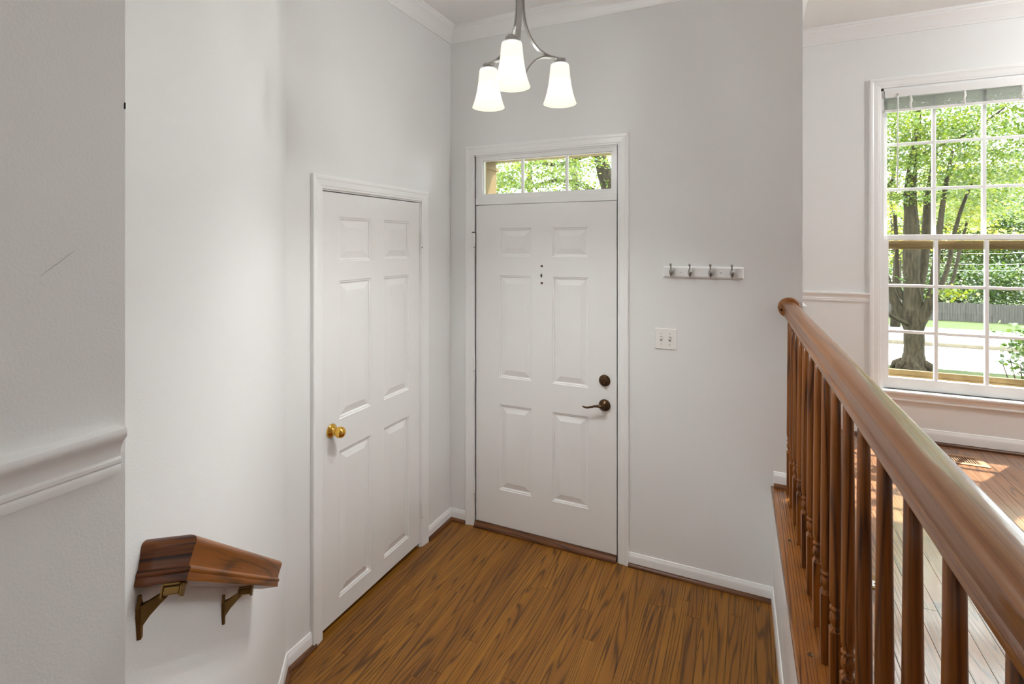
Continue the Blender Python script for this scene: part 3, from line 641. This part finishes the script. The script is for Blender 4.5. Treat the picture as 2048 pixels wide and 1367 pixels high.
hm.lathe([(0, -.007), (.005, -.005), (.0068, 0), (.005, .005), (0, .007)], 14, Matrix.Translation((0, -.041, .037)))
hm.lathe([(0, -.004), (.003, -.003), (.0035, 0), (.002, .004), (0, .005)], 10, Matrix.Translation((0, -.027, -.0265)))
hme = hm.mesh('hook')
for x in (1.417, 1.514, 1.617, 1.721): link('hook', hme, 'nickel_dk', ck, (x, -.018, 1.675))
sw = thing('light_switch', (1.383, 0, 1.30), 'white double toggle light switch plate on the entry wall', 'light switch')
build(MB().box((1.326, -.0065, 1.243), (1.441, -.0004, 1.357), .003), 'plate', 'plastic', sw)
for x in (1.360, 1.406):
    build(MB().box((x-.006, -.0075, 1.287), (x+.006, -.006, 1.313)), 'toggle_slot', 'steel', sw)
    build(MB().add([(x-.0045, -.007, 1.292), (x+.0045, -.007, 1.292), (x+.0045, -.007, 1.306), (x-.0045, -.007, 1.306), (x-.0035, -.016, 1.302), (x+.0035, -.016, 1.302), (x+.0035, -.014, 1.309), (x-.0035, -.014, 1.309)], [(0, 1, 5, 4), (1, 2, 6, 5), (2, 3, 7, 6), (3, 0, 4, 7), (4, 5, 6, 7), (3, 2, 1, 0)]), 'toggle', 'plastic', sw)
    for z in (1.270, 1.330): build(MB().lathe([(0, .001), (.0022, .001), (.003, 0)], 10, RM(x, z, -.0065)), 'plate_screw', 'steel', sw)

# ------------------------------------------------------------------ floor register and floor plate
fr = thing('floor_register', (2.86, .796, ZL), 'brown louvred floor register under the living room window', 'floor vent')
rx0, rx1, ry0, ry1 = 2.705, 3.012, .722, .872
m = MB(); zf = ZL+.005
m.box((rx0, ry0, ZL), (rx1, ry0+.028, zf), .0015).box((rx0, ry1-.028, ZL), (rx1, ry1, zf), .0015).box((rx0, ry0+.028, ZL), (rx0+.03, ry1-.028, zf), .0015).box((rx1-.034, ry0+.028, ZL), (rx1, ry1-.028, zf), .0015)
M['register'] = paint('register_tan', (.30, .16, .085), .4, 0, 50, .4)
build(m, 'frame', 'register', fr)
build(MB().box((rx0+.03, ry0+.028, ZL), (rx1-.034, ry1-.028, ZL+.0006)), 'duct', 'dark', fr)
lou = MB().box((-.0028, -(ry1-ry0)/2+.027, 0), (.0028, (ry1-ry0)/2-.027, .004)).mesh('louver')
k = rx0+.036
while k < rx1-.036: link('louver', lou, 'register', fr, (k, (ry0+ry1)/2, ZL+.0005)); k += .0122
fp = thing('floor_plate', (2.213, -.683, ZL), 'small brass-edged floor plate half hidden behind the balusters', 'floor plate')
build(MB().box((2.180, -.728, ZL), (2.250, -.640, ZL+.004), .0015), 'rim', 'antique', fp)
build(MB().box((2.186, -.716, ZL+.0035), (2.244, -.680, ZL+.0052), .0005), 'cover', 'trim', fp)
build(MB().lathe([(0, .0012), (.004, .0012), (.005, 0)], 10, Matrix.Translation((2.213, -.70, ZL+.0052))), 'cover_screw', 'bronze', fp)

# scuffs on the near wall
WS = bpy.data.objects['wall_stair']
sc = MB(); pts = [(-2.533, 1.775), (-2.522, 1.785), (-2.51, 1.795), (-2.497, 1.807), (-2.486, 1.816)]
for i in range(4):
    w = (.0002, .0005, .0006, .0005, .0001); a, b = pts[i], pts[i+1]
    sc.add([(B.x+.0004, a[0], a[1]-w[i]), (B.x+.0004, b[0], b[1]-w[i+1]), (B.x+.0004, b[0], b[1]+w[i+1]), (B.x+.0004, a[0], a[1]+w[i])], [(0, 1, 2, 3)])
M['scuff'] = paint('pencil_scuff', (.42, .41, .40), .8, 0, 10, .1)
build(sc, 'scuff_mark', 'scuff', WS)
build(MB().box((B.x-.0015, B.y-.0016, 2.050), (B.x+.0005, B.y+.0006, 2.061)), 'chipped_corner', 'dark', WS)

# ------------------------------------------------------------------ chandelier
CH = Vector((1.0025, -1.1365, 0)); zr0 = 2.373
ch = thing('chandelier', (CH.x, CH.y, H), 'three-light brushed nickel chandelier with frosted bell shades', 'chandelier')
T0 = Matrix.Translation((CH.x, CH.y, 0))
build(MB().lathe([(.065, H-.001), (.065, H-.012), (.055, H-.026), (.030, H-.034), (.010, H-.040), (.0, H-.040)], 32, T0), 'canopy', 'nickel', ch)
build(MB().tube([(CH.x, CH.y, H-.04), (CH.x, CH.y, 2.83)], .0065, 10), 'stem', 'nickel', ch)
build(MB().lathe([(0, 2.84), (.016, 2.84), (.020, 2.83), (.020, 2.79), (.014, 2.775), (0, 2.775)], 20, T0), 'hub', 'nickel', ch)
build(MB().tube([(CH.x, CH.y, 2.78), (CH.x, CH.y, 2.46)], .0042, 10), 'center_rod', 'nickel', ch)
build(MB().lathe([(0, 2.430), (.005, 2.432), (.009, 2.438), (.013, 2.440), (.014, 2.446), (.014, 2.462), (.011, 2.468), (.006, 2.474), (0, 2.476)], 20, T0), 'finial', 'nickel', ch)
def smoothpath(p, n=6):
    P = [Vector((*q, 0)) for q in p]; out = []
    for i in range(len(P)-1):
        a, b, c_, d = P[max(0, i-1)], P[i], P[i+1], P[min(len(P)-1, i+2)]
        for k in range(n):
            t = k/n; out.append(.5*((2*b)+(c_-a)*t+(2*a-5*b+4*c_-d)*t*t+(3*b-a-3*c_+d)*t**3))
    out.append(P[-1]); return [(q.x, q.y) for q in out]
RIB = [(-.0026, -.0095), (.0026, -.0095), (.0026, .0095), (-.0026, .0095)]
RS = .166
for ang in (43.6, 163.6, 283.6):
    a = math.radians(ang); ra = Vector((math.cos(a), math.sin(a), 0)); tg = Vector((-math.sin(a), math.cos(a), 0))
    up = smoothpath([(.012, 2.80), (.013, 2.74), (.017, 2.69), (.028, 2.645), (.047, 2.607), (.074, 2.576), (.108, 2.558), (.140, 2.551), (.186, 2.549)])
    arm = build(MB().ribbon([CH+ra*r+Vector((0, 0, z)) for r, z in up], RIB, tg), 'arm', 'nickel', ch)
    lo = smoothpath([(.128, 2.549), (.105, 2.549), (.082, 2.543), (.058, 2.528), (.036, 2.503), (.020, 2.474), (.013, 2.452)])
    build(MB().ribbon([CH+ra*r+Vector((0, 0, z)) for r, z in lo], RIB, tg), 'lower_arm', 'nickel', ch)
    c0 = CH+ra*RS; Ts = Matrix.Translation((c0.x, c0.y, 0))
    build(MB().lathe([(0, 2.548), (.021, 2.548), (.023, 2.545), (.023, 2.534), (.030, 2.531), (.030, 2.526), (0, 2.526)], 24, Ts), 'shade_cap', 'nickel', ch)
    build(MB().lathe([(0, 2.5495), (.0135, 2.5495), (.0135, 2.5475), (0, 2.5475)], 16, Ts), 'socket', 'gold', ch)
    o_ = [(.0300, .156), (.0350, .154), (.0372, .147), (.0385, .130), (.0412, .100), (.0455, .070), (.0515, .042), (.0585, .018), (.0650, 0)]
    i_ = [(.0625, .0005), (.0560, .019), (.0490, .043), (.0430, .071), (.0388, .100), (.0362, .130), (.0350, .146), (.0330, .151), (.0290, .1525)]
    sh = build(MB().lathe(o_+i_, 36), 'shade', 'shade', ch, None, world=True)
    sh.location = (c0.x, c0.y, zr0)
    ld = bpy.data.lights.new('bulb', 'POINT'); ld.energy = CHAND_W; ld.color = (.985, 1, .985); ld.shadow_soft_size = .024
    lo_ = bpy.data.objects.new('bulb', ld); COL.objects.link(lo_); lo_.parent = ch; lo_.matrix_parent_inverse = pworld(ch).inverted(); lo_.location = (c0.x, c0.y, 2.425)

# unseen fill lamps, added to brighten the window wall and the entry wall
for i, (x, y, pw_, lb) in enumerate(((4.25, -.15, 52, 'added fill lamp beyond the right edge, brightening the living room window wall'), (1.65, -6.0, 18, 'added fill lamp behind the viewer, brightening the entry wall'))):
    fx = thing('fill_lamp', (x, y, H), lb, 'fill lamp', None); Tl = Matrix.Translation((x, y, 0))
    build(MB().lathe([(.17, H-.001), (.17, H-.03), (.155, H-.03)], 32, Tl), 'fill_lamp_rim', 'nickel', fx)
    build(MB().lathe([(.155, H-.03), (.14, H-.07), (.09, H-.10), (0, H-.112)], 32, Tl), 'fill_lamp_globe', 'globe', fx)
    ld = bpy.data.lights.new('fill_bulb', 'POINT'); ld.energy = pw_; ld.color = (.97, .99, 1); ld.shadow_soft_size = .17
    q = bpy.data.objects.new('fill_bulb', ld); COL.objects.link(q); q.parent = fx; q.matrix_parent_inverse = pworld(fx).inverted(); q.location = (x, y, H-.30)

# ------------------------------------------------------------------ outside
FW = Vector((-math.sin(YAW), math.cos(YAW), 0)); RT = Vector((math.cos(YAW), math.sin(YAW), 0))
def at(u, v, dep): return CAM+FW*dep+RT*((u-1024)/FPX*dep)+Vector((0, 0, (HZ-v)/FPX*dep))     # a photo point at a real distance
# porch recess in front of the door
pc = thing('porch', (.9, 1.1, 2.55), 'beige porch beam and post seen through the transom', 'porch', kind='structure')
build(MB().box((-.9, 1.02, 2.545), (2.04, 1.20, 2.95), .004).box((-.9, 1.0, 2.56), (2.04, 1.022, 2.60), .003), 'porch_beam', 'cream', pc)
build(MB().box((-.55, 1.0, -.6), (-.25, 1.2, 2.545), .006).box((-.57, .98, 2.47), (-.235, 1.22, 2.50), .004), 'porch_post', 'cream', pc)
build(MB().box((-.9, .14, 2.80), (2.04, 1.05, 2.84)), 'porch_ceiling', 'cream', pc)
build(MB().box((-.9, .14, -.45), (2.04, 1.6, -.1)), 'porch_slab', 'concrete', pc)
# terrain: profile along y, running on in x
prof = [(1.1, -.25), (5, -.36), (9.2, -.53), (9.65, -.62), (17.0, -1.36), (17.5, -1.36), (30.2, -2.50), (35.5, -2.86), (41, -3.50), (60, -4.6), (110, -5)]
def strip(name, i0, i1, mat, label, cat, dz=0):
    m = MB(); xs = list(range(-40, 61, 10))
    for i in range(i0, i1):
        (ya, za), (yb_, zb) = prof[i], prof[i+1]
        for k in range(len(xs)-1): m.add([(xs[k], ya, za+dz), (xs[k+1], ya, za+dz), (xs[k+1], yb_, zb+dz), (xs[k], yb_, zb+dz)], [(0, 1, 2, 3)])
    return struct(m, name, mat, label, cat)
strip('ground_lawn', 0, 3, 'grass', 'grass strip between the house and the sunlit pavement', 'lawn')
strip('ground_pavement', 3, 5, 'concrete', 'sunlit pale pavement behind the big tree', 'pavement')
strip('ground_road', 5, 6, 'asphalt', 'road beyond the kerb', 'road')
strip('ground_verge', 6, 10, 'grass', 'grass verge in front of the far fence', 'lawn')
struct(MB().box((-40, 17.0, -1.9), (60, 17.45, -1.24), .02), 'ground_kerb', 'curb', 'long tan kerb between pavement and road', 'kerb')

def tree_limbs(chains, dep, seg=12, jitter=.0):
    m = MB(); R = random.Random(5)
    for ch_, dz in chains:
        pts = []; rad = []
        for i, (u, v, r) in enumerate(ch_):
            d = dep+dz*i/ max(1, len(ch_)-1); pts.append(at(u, v, d)); rad.append(r*d/FPX*math.cos(math.atan((u-1024)/FPX)))
        # refine and roughen
        P = []; Rr = []
        for i in range(len(pts)-1):
            for k in range(4):
                t = k/4; a, b = pts[max(0, i-1)], pts[i]; c_, e = pts[i+1], pts[min(len(pts)-1, i+2)]
                P.append(.5*((2*b)+(c_-a)*t+(2*a-5*b+4*c_-e)*t*t+(3*b-a-3*c_+e)*t**3)); Rr.append((rad[i]*(1-t)+rad[i+1]*t)*R.uniform(.96, 1.05))
        P.append(pts[-1]); Rr.append(rad[-1]); m.tube(P, Rr, seg)
    return m
def leaves(name, cl, per, spread, size, mat, parent, seed, flat=.35, droop=.5):
    """cl: cluster centres; each spray holds 'per' small folded leaves"""
    g = np.random.default_rng(seed); C = np.repeat(np.array(cl), per, axis=0); n = len(C)
    off = g.normal(size=(n, 3)); off *= np.array([1, 1, flat])*spread; C = C+off
    az = g.uniform(0, 2*np.pi, n); tilt = g.normal(0, droop, n)-.25; roll = g.normal(0, .7, n)
    f = np.stack([np.cos(az)*np.cos(tilt), np.sin(az)*np.cos(tilt), np.sin(tilt)], 1)
    s = np.stack([-np.sin(az), np.cos(az), np.zeros(n)], 1); up = np.cross(f, s)
    s2 = s*np.cos(roll)[:, None]+up*np.sin(roll)[:, None]; up2 = np.cross(f, s2)
    L = size*g.uniform(.6, 1.25, n)[:, None]; w = L*.42
    base = C-f*L*.5; tip = C+f*L*.5; l = C+s2*w+up2*w*.25; r = C-s2*w+up2*w*.25
    V = np.stack([base, l, tip, r], 1).reshape(-1, 3); I = (np.arange(n)*4)[:, None]
    F = np.concatenate([I+[0, 1, 2], I+[0, 2, 3]], 1).reshape(-1, 3)
    me = bpy.data.meshes.new(name); me.vertices.add(len(V)); me.vertices.foreach_set('co', V.ravel().astype(np.float32))
    me.loops.add(F.size); me.loops.foreach_set('vertex_index', F.ravel().astype(np.int32))
    me.polygons.add(len(F)); me.polygons.foreach_set('loop_start', np.arange(0, F.size, 3, dtype=np.int32)); me.polygons.foreach_set('loop_total', np.full(len(F), 3, dtype=np.int32))
    me.update(); o = link(name, me, mat, parent); o['kind'] = 'stuff'; return o
def blob(c_, r, n, seed, hollow=.35):
    g = np.random.default_rng(seed); d = g.normal(size=(n, 3)); d /= np.linalg.norm(d, axis=1)[:, None]
    q = g.uniform(hollow**3, 1, n)**(1/3); return (np.array(c_)+d*q[:, None]*np.array(r)).tolist()

# the big tree in the window
DT = 9.5; tb = at(1826, 738, DT)
t1 = thing('maple_tree', tb, 'large many-stemmed tree with mossy bark outside the living room window', 'tree')
chains = [([(1826, 745, 36), (1826, 735, 31), (1827, 722, 25), (1828, 700, 21.5), (1828, 660, 21), (1827, 622, 24), (1825, 590, 19), (1823, 560, 17), (1822, 520, 17), (1823, 470, 17), (1822, 430, 14), (1820, 390, 14), (1824, 340, 11), (1834, 270, 8), (1838, 190, 5)], 0),
          ([(1824, 690, 6), (1818, 655, 12), (1804, 626, 12), (1788, 600, 11), (1778, 575, 9), (1766, 530, 7), (1756, 470, 6), (1762, 400, 6), (1785, 360, 4)], .5),
          ([(1820, 630, 4), (1816, 606, 8), (1802, 588, 6), (1794, 560, 5), (1793, 500, 4.5), (1790, 430, 4)], .4),
          ([(1830, 690, 6), (1836, 655, 13), (1850, 625, 13), (1863, 598, 12), (1869, 560, 9), (1873, 510, 8), (1880, 450, 7), (1890, 380, 5), (1905, 300, 3.5)], -.6),
          ([(1828, 650, 6), (1832, 615, 10), (1839, 575, 10), (1847, 535, 9.5), (1851, 490, 10), (1853, 440, 9), (1856, 390, 7), (1868, 320, 5), (1880, 240, 3)], .5),
          ([(1862, 600, 8), (1884, 566, 6), (1898, 525, 5), (1906, 480, 5), (1922, 420, 4), (1950, 350, 3)], .6),
          ([(1868, 575, 5), (1900, 570, 4.5), (1913, 530, 4), (1922, 490, 4), (1935, 440, 3)], 1.2),
          ([(1822, 650, 7), (1800, 640, 5), (1778, 628, 4), (1755, 615, 3)], -.3),
          ([(1822, 330, 6), (1860, 300, 4), (1930, 270, 3), (2010, 215, 2)], -.8)]
build(tree_limbs(chains, DT, 14), 'trunk', 'bark', t1)
# root flare
m = MB(); R = random.Random(4)
for k in range(7):
    a = k*.9+.2+R.uniform(-.2, .2); p0 = tb+Vector((math.cos(a)*.16, math.sin(a)*.16, .16)); p1 = tb+Vector((math.cos(a)*.27, math.sin(a)*.27, .08)); p2 = tb+Vector((math.cos(a)*.33, math.sin(a)*.33, -.05))
    m.tube([p0, p1, p2], [.04, .055, .03], 8)
build(m, 'root_flare', 'bark', t1)
cl = []
for i, (u, v, d, r, n) in enumerate([(1800, 330, 9.5, (1.3, 1.2, .8), 60), (1900, 300, 9.2, (1.2, 1.2, .9), 70), (2010, 300, 9.8, (1.4, 1.2, .9), 70), (1850, 200, 9.0, (1.8, 1.6, .8), 90), (1960, 160, 9.8, (2.0, 1.8, .9), 90),
                                     (1990, 400, 11, (1.3, 1.2, .5), 50), (1900, 400, 11.5, (1.1, 1.2, .5), 40), (1720, 260, 10, (1.6, 1.5, 1.0), 60), (2120, 250, 10, (1.6, 1.5, 1.1), 60), (1930, 30, 9.8, (2.6, 2.2, 1.0), 90)]):
    cl += blob(at(u, v, d), r, n, 20+i)
leaves('foliage', cl, 88, .21, .053, 'leaf_a', t1, 1, .22)
cl = []
for i, (u, v, d, r, n) in enumerate([(1910, 430, 10.5, (.6, .6, .3), 14), (1790, 500, 11, (.4, .5, .5), 10), (1950, 470, 12, (.9, .7, .3), 14), (1893, 590, 9.0, (.18, .2, .08), 4)]): cl += blob(at(u, v, d), r, n, 60+i)
leaves('low_foliage', cl, 40, .15, .07, 'leaf_b', t1, 2)
g = at(1795, 553, 8.6)
m = MB(); m.tube([at(1768, 572, 8.7), at(1780, 560, 8.65), at(1790, 556, 8.6), at(1806, 553, 8.6)], [.006, .005, .004, .002], 6)
tw = build(m, 'twig', 'bark', t1)
lf = MB().add([(0, 0, 0), (.035, .028, .01), (.13, .0, -.015), (.035, -.028, .01), (.075, .022, .004), (.075, -.022, .004)], [(0, 1, 3), (1, 4, 5, 3), (4, 2, 5)]).mesh('leaf')
for k, (u, v, az) in enumerate(((1782, 548, 2.6), (1786, 552, .6), (1800, 552, .3), (1795, 557, -.6), (1778, 560, 1.6))):
    q = link('leaf', lf, 'leaf_c', tw, at(u, v, 8.6)); q.rotation_euler = (.3*k-.5, .2, az)

# tree before the porch, seen in the transom
t2 = thing('leaning_tree', at(1235, 700, 10.5), 'tree with a dark leaning limb seen through the transom', 'tree')
build(tree_limbs([([(1245, 760, 26), (1240, 600, 22), (1232, 430, 20), (1222, 385, 18), (1206, 335, 15), (1192, 290, 13), (1180, 220, 10), (1160, 120, 6)], .5), ([(1236, 420, 12), (1262, 330, 10), (1290, 200, 6)], -1), ([(1222, 400, 6), (1130, 360, 4), (1040, 375, 3), (960, 350, 2)], 1), ([(1192, 300, 6), (1110, 330, 3.5), (1020, 300, 2)], -.5)], 10.5, 12), 'trunk', 'bark', t2)
cl = []
for i, (u, v, d, r, n) in enumerate([(1000, 330, 10, (1.1, 1.2, .8), 44), (1090, 320, 9.5, (1.0, 1.2, .7), 44), (1180, 350, 10.5, (1.1, 1.2, .8), 44), (1260, 320, 11, (1.1, 1.2, .9), 44), (900, 330, 10.5, (1.2, 1.2, .9), 40), (1100, 160, 10, (2.4, 1.8, 1), 60)]): cl += blob(at(u, v, d), r, n, 80+i)
leaves('foliage', cl, 80, .20, .055, 'leaf_a', t2, 3, .22)
# woods beyond the pavement and behind the fence
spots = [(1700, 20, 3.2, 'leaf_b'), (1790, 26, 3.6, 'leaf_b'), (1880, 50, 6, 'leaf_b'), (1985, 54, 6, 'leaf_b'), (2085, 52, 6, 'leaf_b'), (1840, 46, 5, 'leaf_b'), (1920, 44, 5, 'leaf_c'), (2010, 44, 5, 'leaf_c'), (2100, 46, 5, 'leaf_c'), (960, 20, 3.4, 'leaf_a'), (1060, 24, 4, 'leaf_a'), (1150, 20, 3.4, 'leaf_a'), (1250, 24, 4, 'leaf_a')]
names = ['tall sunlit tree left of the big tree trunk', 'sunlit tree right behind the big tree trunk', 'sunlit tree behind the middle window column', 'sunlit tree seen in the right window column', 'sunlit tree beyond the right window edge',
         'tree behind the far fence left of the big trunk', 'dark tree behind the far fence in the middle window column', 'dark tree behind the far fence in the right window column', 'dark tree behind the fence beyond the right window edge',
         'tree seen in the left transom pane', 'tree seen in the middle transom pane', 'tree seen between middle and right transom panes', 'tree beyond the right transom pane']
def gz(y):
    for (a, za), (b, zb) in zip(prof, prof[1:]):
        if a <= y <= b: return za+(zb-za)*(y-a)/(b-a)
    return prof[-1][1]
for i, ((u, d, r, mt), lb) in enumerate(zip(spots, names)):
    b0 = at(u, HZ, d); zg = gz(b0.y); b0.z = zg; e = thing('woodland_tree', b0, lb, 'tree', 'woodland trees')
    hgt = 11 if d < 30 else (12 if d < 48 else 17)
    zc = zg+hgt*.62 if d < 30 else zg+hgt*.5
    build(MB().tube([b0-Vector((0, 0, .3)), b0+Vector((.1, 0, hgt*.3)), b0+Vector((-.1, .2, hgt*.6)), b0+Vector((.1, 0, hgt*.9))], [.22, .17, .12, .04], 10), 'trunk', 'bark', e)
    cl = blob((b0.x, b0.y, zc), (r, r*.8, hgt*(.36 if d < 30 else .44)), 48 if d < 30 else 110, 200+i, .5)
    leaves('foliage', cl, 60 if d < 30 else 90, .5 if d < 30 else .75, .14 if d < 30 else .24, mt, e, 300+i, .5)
# hedge under the trees behind the fence
fy = 43.0; fz = gz(fy)
hd = thing('hedge', (15, fy+2, fz), 'dark hedge rising behind the far fence', 'hedge')
cl = []
g_ = np.random.default_rng(5)
for k in range(420): cl.append([g_.uniform(4, 34), fy+1.5+g_.uniform(0, 1.6), fz+g_.uniform(.2, 3.6)])
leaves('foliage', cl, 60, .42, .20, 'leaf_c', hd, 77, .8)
for k in range(6): build(MB().tube([(6+5*k, fy+2.2, fz-.2), (6+5*k+.2, fy+2.3, fz+2.6)], [.12, .05], 8), 'stem', 'bark', hd)
# board fence
fe = thing('board_fence', (15, fy, fz), 'long grey weathered board fence beyond the road', 'fence')
m = MB(); x = 2.0; R = random.Random(3)
while x < 36:
    h_ = 1.28+R.uniform(-.02, .03); m.box((x, fy+R.uniform(-.01, .01), fz-.1), (x+.135, fy+.03, fz+h_)); x += .145
bo = build(m, 'boards', 'fence', fe); bo['kind'] = 'stuff'
for k in range(15): build(MB().box((2+2.4*k, fy+.035, fz-.2), (2.1+2.4*k, fy+.13, fz+1.2)), 'post', 'fence', fe)
for z in (.3, .95): build(MB().box((2, fy+.03, fz+z), (36, fy+.07, fz+z+.09)), 'rail', 'fence', fe)
# shrub close to the window, overhead wires
b0 = at(2062, 800, 5.2); b0.z = gz(b0.y)
sb = thing('garden_shrub', b0, 'small leafy shrub at the lower right corner of the window', 'shrub')
for k in range(6): build(MB().tube([b0, b0+Vector((.1*math.cos(k), .1*math.sin(k), .5)), b0+Vector((.22*math.cos(k), .22*math.sin(k), .95))], [.012, .009, .004], 6), 'stem', 'bark', sb)
leaves('foliage', blob(at(2066, 705, 5.2), (.20, .24, .26), 40, 91, .3), 14, .07, .055, 'leaf_c', sb, 92, .8)
for k, (v0, v1) in enumerate(((508, 498), (527, 523), (539, 536))):
    a, b = at(1850, v0, 30), at(2150, v1, 32)
    tag(build(MB().tube([a, (a+b)/2-Vector((0, 0, .12)), b], .009, 6), 'overhead_wire', 'plastic'), ('uppermost', 'middle', 'lowest')[k]+' of three overhead wires crossing the trees', 'wire', 'overhead wires')
